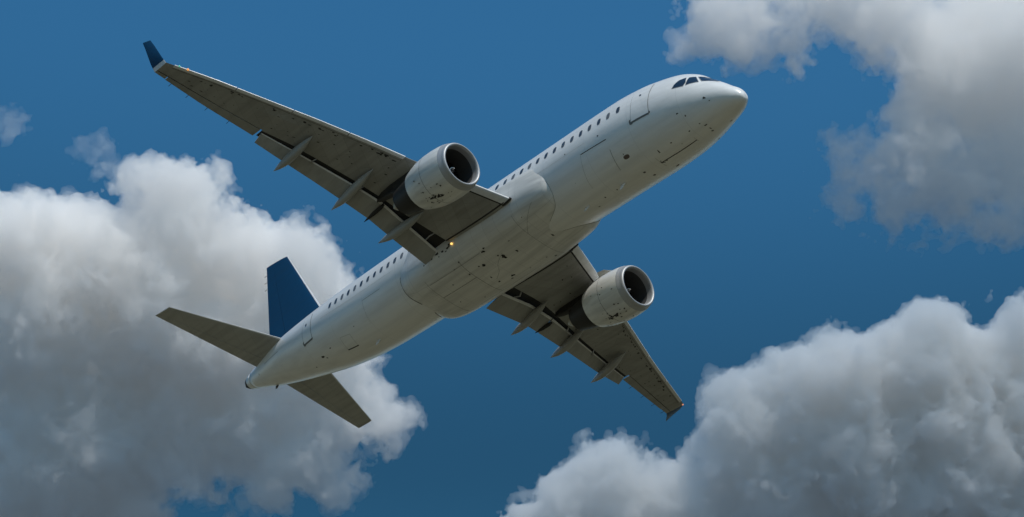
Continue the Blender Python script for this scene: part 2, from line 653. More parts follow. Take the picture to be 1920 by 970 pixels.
# radome joint ring sits in the paint as a fine line; cockpit windows
PANES = [[(2.85, 178.9), (2.77, 171.2), (2.6, 161.1), (2.33, 152.8), (2.26, 167.8), (2.35, 176.8)],
         [(2.23, 174.8), (2.21, 151.7), (1.98, 144.0), (1.72, 160.6), (1.97, 168.4)],
         [(1.91, 141.0), (1.76, 130.3), (1.50, 117.0), (1.10, 118.0), (1.06, 134.9), (1.62, 156.0)]]
for sgn in (0, 1):
    for pane in PANES:
        q = [(s, 180 - p + 360 if sgn else p) for s, p in pane]
        bm = bmesh.new()
        skin_patch(bm, q, 0.008, 5, 5)
        wdw = obj('cockpit_window', bm, M_COCK)
        bm = bmesh.new()
        skin_line(bm, q, 0.05, 0.006, closed=True)
        obj('window_frame', bm, M_RIM, wdw)

# cabin windows, fitted where the photograph shows them and continued over the wing
wf = [(5.85, 176.3), (6.46, 176.8), (7.05, 176.5), (7.65, 176.2), (8.23, 175.8), (8.81, 175.1), (9.39, 174.3),
      (9.97, 173.6), (10.55, 172.8), (11.12, 172.1), (11.68, 171.5), (12.24, 171.0), (12.82, 170.4), (13.39, 169.9),
      (13.97, 169.4)]
wr = [(20.87 + 0.531 * i, 178.2) for i in range(12)]
wm = [(14.55 + 0.57 * i, 170 + (8 * i / 10)) for i in range(11)]


def cabin_window(s, p):
    bm = bmesh.new()
    skin_patch(bm, oval(s, p, .20, .35), 0.007, 2, 1)
    o = obj('cabin_window', bm, JIT.choice(M_WINS))
    bm = bmesh.new()
    skin_patch(bm, oval(s, p, .24, .39), 0.004, 2, 1)
    obj('window_frame', bm, M_RIM, o)


for s, p in wf + wm + wr:
    cabin_window(s, p)
    cabin_window(s, 540 - p)


def door(path, plate=True, label=None):
    bm = bmesh.new()
    skin_line(bm, path, 0.045, 0.006, closed=True)
    a, b = path[0], path[1]
    skin_line(bm, [a, b], 0.17, 0.008)
    skin_patch(bm, oval(a[0], a[1], .22, .24, 12), 0.010, 1, 1)
    skin_patch(bm, oval(b[0], b[1], .13, .13, 10), 0.010, 1, 1)
    sl = obj('door_seal', bm, M_SEAM)
    bm = bmesh.new()
    skin_patch(bm, path, 0.012, 6, 6)
    dr = obj('cabin_door', bm, M_WHITE, label=label)
    sl.parent = dr
    bm = bmesh.new()
    cs = sum(q[0] for q in path) / len(path)
    cp = sum(q[1] for q in path) / len(path)
    skin_patch(bm, oval(cs, cp - 6, .12, .15, 10), 0.018, 1, 1)
    obj('door_window', bm, M_WIN, dr)


D1 = [(5.14, 204.6), (4.12, 203.3), (4.10, 190.1), (4.07, 176.8), (4.03, 160.4), (4.03, 150.0), (5.08, 149.0),
      (5.05, 160), (5.05, 174.4), (5.06, 191.2)]
D4 = [(29.30, 217.7), (28.48, 214.3), (28.46, 199.3), (28.44, 183.4), (28.44, 168), (29.12, 168), (29.16, 178.6),
      (29.24, 191.7), (29.28, 207.2)]
for P in (D1, D4):
    door(P)
    door([(s, 540 - p) for s, p in P])

# belly antennas
for s, p, h in ((7.3, 270, .28), (9.6, 270, .2), (24.6, 270, .25), (34.0, 290, .16)):
    bm = bmesh.new()
    base = skin(s, p)
    n = (skin(s, p, 1) - base).normalized()
    rings = []
    for k in range(4):
        t = k / 3
        c = base + n * (h * t - .02) + Vector((-.14 * t, 0, 0))
        ln = .18 * (1 - .55 * t)
        rings.append([c + Vector((ln * math.cos(a), 0, 0)) + n.cross(Vector((1, 0, 0))) * (.022 * (1 - .4 * t)) * math.sin(a)
                      for a in [2 * math.pi * j / 12 for j in range(12)]])
    loft(bm, rings)
    obj('blade_antenna', bm, M_WHITE if s < 30 else M_SOOT)

# belly fairing: a rounded canoe wrapped round the wing root
FB = [(10.40, 1.52, 1.60, 3.2), (10.6, 1.72, 1.79, 3.5), (10.9, 1.87, 1.92, 3.5), (11.5, 1.99, 2.01, 3.4),
      (12.3, 2.07, 2.10, 3.2), (13.5, 2.13, 2.24, 3.1), (15.5, 2.15, 2.31, 3.0), (17.5, 2.15, 2.33, 3.0),
      (19.2, 2.12, 2.31, 3.1), (20.0, 2.05, 2.25, 3.2), (20.6, 1.93, 2.10, 3.4), (21.0, 1.79, 1.90, 3.5),
      (21.2, 1.62, 1.72, 3.3)]
FA = np.array(FB)


def fair_pt(s, a):
    W, B, n = (herm(FA[:, 0], FA[:, i], s) for i in (1, 2, 3))
    ca, sa = math.cos(a), math.sin(a)
    y = W * math.copysign(abs(ca) ** (2 / n), ca)
    z = -0.2 + (B - 0.2 if sa < 0 else 0.55) * math.copysign(abs(sa) ** (2 / n), sa)
    return Vector((-s, y, z))


bm = bmesh.new()
fs = [10.40 + (21.20 - 10.40) * (0.5 - 0.5 * math.cos(math.pi * i / 70)) for i in range(71)]
loft(bm, [[fair_pt(s, 2 * math.pi * k / 96) for k in range(96)] for s in fs])


def fair_strip(p0, p1, width):
    n = 14
    prev = None
    for i in range(n + 1):
        s = p0[0] + (p1[0] - p0[0]) * i / n
        a = R_(p0[1] + (p1[1] - p0[1]) * i / n)
        c = fair_pt(s, a)
        t1 = (fair_pt(s + .02, a) - c)
        t2 = (fair_pt(s, a + .01) - c)
        nn = t1.cross(t2).normalized()
        if nn.dot(c - Vector((-s, 0, -.3))) < 0:
            nn = -nn
        dd = (t1.normalized() * (p1[0] - p0[0]) + t2.normalized() * R_(p1[1] - p0[1]) * 2).normalized()
        sd = dd.cross(nn).normalized() * width / 2
        cur = (bm.verts.new(c + nn * .005 - sd), bm.verts.new(c + nn * .005 + sd))
        if prev:
            bm.faces.new((prev[0], prev[1], cur[1], cur[0])).material_index = 2
        prev = cur


def fair_spot(s0, a0, size):
    c = fair_pt(s0, R_(a0))
    pts = []
    for k in range(9):
        q = 2 * math.pi * k / 9
        r = size / 2 * JIT.uniform(.45, 1.35)
        s = s0 + r * 1.3 * math.cos(q)
        a = R_(a0) + r * .9 * math.sin(q) / 2.3
        p = fair_pt(s, a)
        t1 = fair_pt(s + .02, a) - p
        t2 = fair_pt(s, a + .01) - p
        nn = t1.cross(t2).normalized()
        if nn.dot(p - Vector((-s, 0, -.3))) < 0:
            nn = -nn
        pts.append(bm.verts.new(p + nn * .006))
    f = bm.faces.new(pts)
    f.material_index = 1


for a, b, wd in (((12.9, 225), (12.9, 310), .014), ((16.9, 238), (16.9, 300), .022), ((19.3, 236), (19.3, 300), .016),
                 ((15.6, 246), (19.2, 246), .016), ((16.9, 268), (19.3, 268), .022), ((11.6, 225), (12.9, 262), .012),
                 ((14.2, 300), (18.5, 300), .014), ((14.7, 262), (16.3, 276), .012)):
    fair_strip(a, b, wd)
for q in ((15.4, 247, .17), (15.25, 243, .10), (14.85, 266, .20), (15.0, 262, .08), (16.0, 262, .14), (16.25, 260, .09),
          (15.55, 284, .16), (15.75, 288, .11), (16.35, 281, .10), (13.2, 300, .13), (13.5, 290, .08), (12.2, 272, .10),
          (14.1, 268, .09), (13.9, 255, .07), (17.8, 290, .08), (16.4, 272, .07), (17.0, 262, .07), (18.2, 262, .07),
          (17.4, 246, .08), (14.6, 290, .07), (16.9, 240, .10), (18.9, 276, .06), (12.5, 238, .06), (17.1, 209, .22), (17.5, 210, .16), (17.9, 208, .20), (18.3, 210, .13),
          (18.7, 208, .16), (17.3, 213, .10), (17.8, 214, .09), (18.9, 212, .08), (17.0, 206, .18), (18.5, 205, .15),
          (17.2, 331, .18), (17.7, 330, .18), (18.2, 332, .16), (18.7, 331, .12)):
    fair_spot(*q)


def fair_edge(rear, a):
    """station where the fairing sinks into the fuselage skin, at angle a"""
    rng_ = [21.19 - .02 * k for k in range(120)] if rear else [10.41 + .02 * k for k in range(150)]
    for s in rng_:
        p = fair_pt(s, a)
        zc, hz, hw = section(s)
        if (p.y / hw) ** 2 + ((p.z - zc) / hz) ** 2 > 1:
            return p
    return None


for rear in (False, True):
    for lo_, hi_ in ((198, 266), (274, 342)):
        run = [fair_edge(rear, R_(lo_ + (hi_ - lo_) * k / 34)) for k in range(35)]
        run = [p for p in run if p is not None]
        if len(run) > 4:
            tube(bm, run, .020 if rear else .008, 6, mi=1 if rear else 2)
obj('belly_fairing', bm, [M_BELLY, M_SOOT, M_SEAM])

# ------------------------------------------------------------------ lifting surfaces
def thick(x):
    return 5 * (0.2969 * math.sqrt(max(x, 0)) - 0.126 * x - 0.3516 * x * x + 0.2843 * x ** 3 - 0.1036 * x ** 4)


XN = [0, .004, .012, .03, .06, .10, .16, .24, .33, .44, .56, .68, .8, .9, 1.0]


def foil(le, te, tc, x0=0.0, x1=1.0, up=Vector((0, 0, 1)), camber=0.0, n=12):
    """closed airfoil slice between chord fractions x0 and x1"""
    c = te - le
    ch = c.length
    xs = [x0 + (x1 - x0) * (0.5 - 0.5 * math.cos(math.pi * i / n)) for i in range(n + 1)]
    lo = [le + c * x - up * (thick(x) * tc * ch * (0.5 - camber)) for x in xs]
    hi = [le + c * x + up * (thick(x) * tc * ch * (0.5 + camber)) for x in xs]
    return lo + hi[::-1]


def lerp_tab(tab, y):
    ys = [q[0] for q in tab]
    vs2 = [q[1] for q in tab]
    return float(np.interp(y, ys, vs2))


WING = {
    -1: dict(LE=[(1.3, 12.25), (1.98, 12.61), (3.45, 13.34), (6.32, 14.74), (8, 15.47), (10.35, 16.56), (12.6, 17.69), (14.84, 18.82), (16.77, 19.91)],
             FT=[(1.3, 16.82), (2.2, 17.02), (4, 17.42), (5.65, 17.63), (7.2, 17.94), (10.1, 18.70), (11.6, 19.30)],
             TE=[(11.6, 19.90), (14.24, 20.46), (16.77, 20.84)],
             FL=[(1.83, 17.83), (3.93, 17.80), (5.5, 17.77), (7.1, 18.13), (9.64, 18.82), (11.59, 19.39)],
             FTE=[(1.85, 18.70), (3.8, 18.82), (5.5, 18.86), (8.1, 19.25), (10.1, 19.62), (11.65, 19.88)],
             z=lambda y: -1.2 + .182 * (y - 1.98), tip=16.77, fe=11.6,
             fair=[((17.35, 10.06), (20.40, 9.98)), ((16.5, 7.13), (19.95, 6.83)), ((16.41, 4.04), (19.64, 4.17))],
             spur=((17.7, 5.45), (19.2, 5.42)),
             wl=[(21.00, 17.35, 3.22), (21.36, 17.52, 3.16)]),
    1: dict(LE=[(1.3, 12.25), (2.07, 12.70), (4.62, 14.00), (8.27, 16.0), (12.09, 18.03), (16.18, 20.03)],
            FT=[(1.3, 17.1), (2.3, 17.22), (4, 17.34), (5.9, 17.95), (7.78, 18.65), (10.3, 19.41), (12, 19.85)],
            TE=[(12, 20.2), (16.18, 21.30)],
            FL=[(2.2, 17.87), (3.86, 17.80), (5.51, 18.08), (7.86, 18.82), (10.21, 19.50), (11.95, 19.95)],
            FTE=[(2.0, 19.05), (4.7, 19.00), (7.7, 19.55), (10.15, 20.08), (11.75, 20.32)],
            z=lambda y: -1.18 + .157 * (y - 2.07), tip=16.18, fe=11.95,
            fair=[((17.91, 10.11), (20.98, 10.60)), ((17.65, 7.11), (20.48, 7.45)), ((16.9, 4.1), (20.15, 4.60))],
            spur=((18.2, 5.5), (19.28, 5.37)),
            wl=[(22.25, 17.25, 1.74), (22.53, 17.29, 1.70)]),
}


def wing_ring(w, y, sg):
    le = lerp_tab(w['LE'], y)
    z = w['z'](y)
    out = y > w['fe']
    if out:
        te = lerp_tab(w['TE'], y)
        xf = le + .76 * (te - le)
        xu = xf + .02
        full = te
    else:
        xf = lerp_tab(w['FT'], y)
        xu = max(lerp_tab(w['FL'], y) + .38, xf + .45)
        full = lerp_tab(w['FTE'], y) + .1
    ch = full - le
    tc = .135 - .03 * min(1, y / 10)

    def P(x, dz):
        return Vector((-x, sg * y, z + dz))
    lo = []
    hi = []
    for q in XN:
        x = le + (xf - le) * q
        lo.append(P(x, -thick((x - le) / ch) * tc * ch * .46))
    for q in XN:
        x = le + (xu - le) * q
        hi.append(P(x, thick((x - le) / ch) * tc * ch * .54))
    zt = hi[-1].z - z
    zl = lo[-1].z - z
    th = .03
    cove = []
    tf = thick((xf - le) / ch) * tc * ch * .54
    cove.append(P(xf + .005, tf - .06))
    cove.append(P((xf + xu) / 2, (tf + zt) / 2 - .05))
    cove.append(P(xu - .003, zt - th))
    return lo, cove, hi


def make_wing(sg):
    w = WING[sg]
    ys = sorted(set([1.3, 1.98, 2.8, 3.45, 4.3, 5.2, 5.65, 6.32, 7.2, 8, 9.2, 10.35, w['fe'] - .001, w['fe'] + .001, 12.6, 13.7, 14.84, 15.8, w['tip']]))
    bm = bmesh.new()
    prev = None
    for y in ys:
        lo, cove, hi = wing_ring(w, y, sg)
        r = [bm.verts.new(p) for p in lo + cove + hi[::-1]]
        nl, nc = len(lo), len(cove)
        if prev:
            for i in range(len(r)):
                j = (i + 1) % len(r)
                f = bm.faces.new((prev[i], prev[j], r[j], r[i]))
                if nl - 1 <= i < nl + nc:
                    f.material_index = 1
        else:
            bm.faces.new(r)
        prev = r
    bm.faces.new(prev)
    WM = M_WING if sg < 0 else M_WING_P
    wing = obj('wing', bm, [WM, M_DARK], sharp=35,
               label='starboard wing raised toward the upper left' if sg < 0 else 'port wing reaching down to the lower right')
    # slats: pale moving leading edge standing slightly proud, in panels
    edges = [(2.05, 4.7), (6.6, 9.0), (9.05, 11.4), (11.45, 13.8), (13.85, w['tip'] - .35)]
    for a, b in edges:
        bm = bmesh.new()
        rings = []
        for k in range(7):
            y = a + (b - a) * k / 6
            le = lerp_tab(w['LE'], y)
            full = (lerp_tab(w['TE'], y) if y > w['fe'] else lerp_tab(w['FTE'], y) + .1)
            ch = full - le
            tc = .135 - .03 * min(1, y / 10)
            z = w['z'](y)
            L_ = (.44 - .016 * y) if y < 5 else .17
            pts = []
            xs = [L_ * q for q in (1, .75, .5, .3, .16, .07, .02, 0)]
            for x in xs:
                pts.append(Vector((-(le + x - .045), sg * y, z - .02 - thick(x / ch) * tc * ch * .47)))
            for x in xs[:-1][::-1]:
                pts.append(Vector((-(le + x * 1.3 - .045), sg * y, z - .0 + thick(x * 1.3 / ch) * tc * ch * .56)))
            rings.append(pts)
        loft(bm, rings)
        obj('slat', bm, M_SLAT, wing, sharp=50)
        if a > 5:
            # dark vent slots behind the slat
            pass
    # dark joint line behind the slats on the lower skin
    for a, b in edges:
        bm = bmesh.new()
        pr = None
        for k in range(9):
            y = a + (b - a) * k / 8
            le = lerp_tab(w['LE'], y)
            full = (lerp_tab(w['TE'], y) if y > w['fe'] else lerp_tab(w['FTE'], y) + .1)
            ch = full - le
            tc = .135 - .03 * min(1, y / 10)
            x = (.48 - .016 * y) if y < 5 else .30 - .005 * y
            z = w['z'](y)
            cur = [bm.verts.new(Vector((-(le + x + e), sg * y, z - .006 - thick((x + e) / ch) * tc * ch * .46))) for e in ((-.07, .015) if y < 5 else (-.012, .004))]
            if pr:
                bm.faces.new((pr[0], pr[1], cur[1], cur[0]))
            pr = cur
        obj('slat_gap', bm, M_DARK, wing)
    # flaps
    for a, b in ((1.95 if sg < 0 else 2.1, 5.40), (5.46, w['fe'] - .05)):
        bm = bmesh.new()
        rings = []
        for k in range(9):
            y = a + (b - a) * k / 8
            f0 = lerp_tab(w['FL'], y)
            f1 = lerp_tab(w['FTE'], y)
            z = w['z'](y)
            le = Vector((-f0 - .03, sg * y, z - .04 - .10 * (1 - y / 14)))
            te = Vector((-f1, sg * y, z - .50 + .012 * y))
            rings.append(foil(le, te, .15))
        loft(bm, rings)
        fl_ = obj('flap', bm, M_FLAP, wing, sharp=50)
        bm = bmesh.new()
        rings = []
        for k in range(9):
            y = a + (b - a) * k / 8
            f0 = lerp_tab(w['FL'], y)
            f1 = lerp_tab(w['FTE'], y)
            z = w['z'](y)
            le = Vector((-f0 - .015, sg * y, z - .04 - .10 * (1 - y / 14)))
            te = Vector((-f1, sg * y, z - .50 + .012 * y))
            rings.append(foil(le, te, .165, 0, .10 if y < 6 else .07, n=6))
        loft(bm, rings)
        obj('flap_lit_rim', bm, M_SLAT, wing, sharp=50)  # sunlit rim of the flap's leading edge, painted as a pale strip
    # aileron
    bm = bmesh.new()
    rings = []
    for k in range(9):
        y = w['fe'] + .10 + (w['tip'] - .55 - w['fe'] - .10) * k / 8
        le = lerp_tab(w['LE'], y)
        te = lerp_tab(w['TE'], y)
        z = w['z'](y)
        rings.append(foil(Vector((-le, sg * y, z)), Vector((-te, sg * y, z - .02)), .115, .772, 1.0, camber=.03))
    loft(bm, rings)
    obj('aileron', bm, WM, wing, sharp=50)
    # fixed tip piece behind the box outboard of the aileron
    bm = bmesh.new()
    rings = []
    for k in range(3):
        y = w['tip'] - .52 + .52 * k / 2
        le = lerp_tab(w['LE'], y)
        te = lerp_tab(w['TE'], y)
        z = w['z'](y)
        rings.append(foil(Vector((-le, sg * y, z)), Vector((-te, sg * y, z)), .115, .75, 1.0, camber=.03))
    loft(bm, rings)
    obj('wing_tip', bm, WM, wing, sharp=50)
    # winglet
    y = w['tip']
    le = Vector((-lerp_tab(w['LE'], y), sg * y, w['z'](y)))
    te = Vector((-lerp_tab(w['TE'], y), sg * y, w['z'](y)))
    tl = Vector((-w['wl'][0][0], sg * w['wl'][0][1], w['wl'][0][2]))
    tt = Vector((-w['wl'][1][0], sg * w['wl'][1][1], w['wl'][1][2]))
    sp = (tl - le).normalized()
    ch = (te - le).normalized()
    nrm = sp.cross(ch).normalized()
    if nrm.z < 0:
        nrm = -nrm
    rr = []
    for t in (0, .06, .12, .26, .5, .75, 1.0):
        c = .035 * math.sin(math.pi * min(1, t * 1.6))
        a = le.lerp(tl, t) + Vector((.02 * math.sin(math.pi * t), 0, 0)) + Vector((0, sg * c, -c * .6))
        b = te.lerp(tt, t) + Vector((0, sg * c, -c * .6))
        u = Vector((0, 0, 1)).lerp(nrm, min(1, t * 4)).normalized()
        rr.append(foil(a, b, .10 if t < .9 else .07, up=u))
    bm = bmesh.new()
    loft(bm, rr[:3 if sg < 0 else 2])
    obj('winglet_root', bm, M_SLAT if sg < 0 else M_BLUE, wing, sharp=50)
    bm = bmesh.new()
    loft(bm, rr[2 if sg < 0 else 1:])
    obj('winglet', bm, M_BLUE, wing, sharp=50)
    # grime spots on the lower skin, mostly in a row behind the slats, and the sealing strip at the root
    rs = random.Random(77 + sg)

    def low(y, x):
        le_ = lerp_tab(w['LE'], y)
        full_ = (lerp_tab(w['TE'], y) if y > w['fe'] else lerp_tab(w['FTE'], y) + .1)
        ch_ = full_ - le_
        return Vector((-(le_ + x), sg * y, w['z'](y) - thick(max(x, 0) / ch_) * (.135 - .03 * min(1, y / 10)) * ch_ * .46))
    bm = bmesh.new()
    spots = [(rs.uniform(6.6, w['tip'] - 1), rs.uniform(.30, .48), rs.uniform(.04, .13)) for _ in range(30 if sg < 0 else 44)]
    spots += [(rs.uniform(2.6, 15.5), None, rs.uniform(.03, .09)) for _ in range(34)]
    for y, x, sz in spots:
        lim = (.72 * (lerp_tab(w['TE'], y) - lerp_tab(w['LE'], y)) if y > w['fe'] else lerp_tab(w['FT'], y) - lerp_tab(w['LE'], y) - .15)
        if x is None:
            x = rs.uniform(.6, lim)
        pts = []
        for k in range(8):
            q = 2 * math.pi * k / 8
            r_ = sz / 2 * rs.uniform(.4, 1.3)
            pts.append(bm.verts.new(low(y + r_ * 1.5 * math.sin(q), x + r_ * math.cos(q)) - Vector((0, 0, .006))))
        bm.faces.new(pts)
    gs_ = obj('grime_spots', bm, M_SOOT, wing, smooth=False)
    gs_['kind'] = 'stuff'
    bm = bmesh.new()
    n_ = 26
    tube(bm, [low(2.17, .25 + (lerp_tab(w['FT'], 2.17) - lerp_tab(w['LE'], 2.17) - .25) * k / n_) for k in range(n_ + 1)], .038, 6)
    obj('root_seal', bm, M_SOOT, wing)
    bm = bmesh.new()
    for yy in (2.02, 2.13):
        pass
    le_ = lerp_tab(w['LE'], 2.08)
    loft(bm, [foil(Vector((-(le_ - .09), sg * yy, w['z'](2.1) - .01)), Vector((-(le_ + 6.4), sg * yy, w['z'](2.1))), .138, 0, .085) for yy in (2.04, 2.14)])
    obj('slat_end_seal', bm, M_SOOT, wing)
    # flap track fairings
    for (f, r) in w['fair']:
        bm = bmesh.new()
        a = Vector((-f[0], sg * f[1], w['z'](f[1]) - .22))
        b = Vector((-r[0], sg * r[1], w['z'](r[1]) - .46))
        rings = []
        for k in range(25):
            t = k / 24
            e = (math.sin(math.pi * min(t / .9, 1) * .5) if t < .45 else math.cos(math.pi / 2 * ((t - .45) / .55) ** 1.35))
            if t < .45:
                e = math.sin(math.pi / 2 * t / .45) ** .8
            e = max(e, .03)
            c = a.lerp(b, t) + Vector((0, 0, -.10 * math.sin(math.pi * t)))
            rings.append([c + Vector((0, .20 * e * math.cos(q), .27 * e * math.sin(q))) for q in
                          [2 * math.pi * j / 20 for j in range(20)]])
        loft(bm, rings)
        ff = obj('flap_track_fairing', bm, M_FLAP, wing)
    # thin dark actuator blade between the flaps
    bm = bmesh.new()
    a = Vector((-w['spur'][0][0], sg * w['spur'][0][1], w['z'](5.4) - .25))
    b = Vector((-w['spur'][1][0] + .02, sg * w['spur'][1][1], w['z'](5.4) - .44))
    tube(bm, [a.lerp(b, k / 6) for k in range(7)], [.04, .10, .10, .10, .08, .05, .01])
    obj('flap_seal', bm, M_DARK, wing)
    # static wicks
    for y in (12.9, 14.0, 15.0, 15.9):
        bm = bmesh.new()
        te = lerp_tab(w['TE'], y)
        tube(bm, [(-te + .02, sg * y, w['z'](y) - .02), (-te - .22, sg * y, w['z'](y) - .03)], .012, 5)
        obj('static_wick', bm, M_SOOT, wing)
    # cove fittings and torque levers seen in the flap gap
    for y in (2.75, 6.6, 9.0):
        bm = bmesh.new()
        x = lerp_tab(w['FT'], y)
        z = w['z'](y)
        tube(bm, [(-x - .03, sg * y, z - .02), (-x - .28, sg * (y + .12), z - .16), (-lerp_tab(w['FL'], y) + .0, sg * (y + .02), z - .10)], .035, 6)
        obj('flap_linkage', bm, M_LIP, wing)
    return wing


wings = {sg: make_wing(sg) for sg in (-1, 1)}


def stab(sg):
    rl = Vector((-31.45, sg * .75, .87))
    rt_ = Vector((-34.72, sg * .62, .86))
    tl = Vector((-34.70, sg * 6.50, 1.385)) if sg < 0 else Vector((-34.45, sg * 6.70, 1.40))
    tt = Vector((-35.90, sg * 6.58, 1.39)) if sg < 0 else Vector((-35.58, sg * 6.71, 1.40))
    tt0 = tt
    bm = bmesh.new()
    N_ = 8
    loft(bm, [foil(rl.lerp(tl, k / N_), rt_.lerp(tt, k / N_), .105, 0, .70) for k in range(N_ + 1)])
    o = obj('tailplane', bm, M_TAIL, sharp=50)
    bm = bmesh.new()
    loft(bm, [foil(rl.lerp(tl, k / N_), rt_.lerp(tt, k / N_), .105, .712, 1.0) for k in range(N_ + 1)])
    obj('elevator', bm, M_TAIL, o, sharp=50)
    # pale leading edge
    bm = bmesh.new()
    loft(bm, [foil(rl.lerp(tl, k / N_) + Vector((.015, 0, 0)), rt_.lerp(tt, k / N_), .118, 0, .03) for k in range(N_ + 1)])
    obj('leading_edge', bm, M_SLAT, o, sharp=50)
    bm = bmesh.new()
    a, b = Vector((-32.0, sg * 1.3, .80)), Vector((-34.6, sg * .80, .70))
    tube(bm, [Vector((-31.55, sg * 1.02, .78)), Vector((-32.4, sg * 1.18, .55)), Vector((-33.2, sg * 1.0, .40))], [.015, .03, .01], 6)
    obj('root_seal', bm, M_SOOT, o)
    return o


stab(-1)
stab(1)

# fin
bm = bmesh.new()
b0 = Vector((-29.55, 0, 1.75))
b1 = Vector((-34.70, 0, 1.55))
t0_ = Vector((-35.50, 0, 9.32))
t1_ = Vector((-37.57, 0, 9.62))
SIDE = Vector((0, 1, 0))
NF = 10
loft(bm, [foil(b0.lerp(t0_, k / NF), b1.lerp(t1_, k / NF), .10, 0, .68, up=SIDE) for k in range(NF + 1)])
fin = obj('tail_fin', bm, M_BLUE, sharp=50)
bm = bmesh.new()
loft(bm, [foil(b0.lerp(t0_, k / NF), b1.lerp(t1_, k / NF), .10, .688, 1.0, up=SIDE) for k in range(NF + 1)])
obj('rudder', bm, M_BLUE, fin, sharp=50)
bm = bmesh.new()
loft(bm, [foil(b0.lerp(t0_, k / NF) + Vector((.02, 0, 0)), b1.lerp(t1_, k / NF), .11, 0, .022, up=SIDE) for k in range(NF + 1)])
obj('leading_edge', bm, M_SLAT, fin, sharp=50)
for z in (8.9, 8.3, 7.7):
    bm = bmesh.new()
    q = b1.lerp(t1_, (z - 1.6) / 8.0)
    tube(bm, [q, q + Vector((-.25, 0, .01))], .012, 5)
    obj('static_wick', bm, M_SOOT, fin)

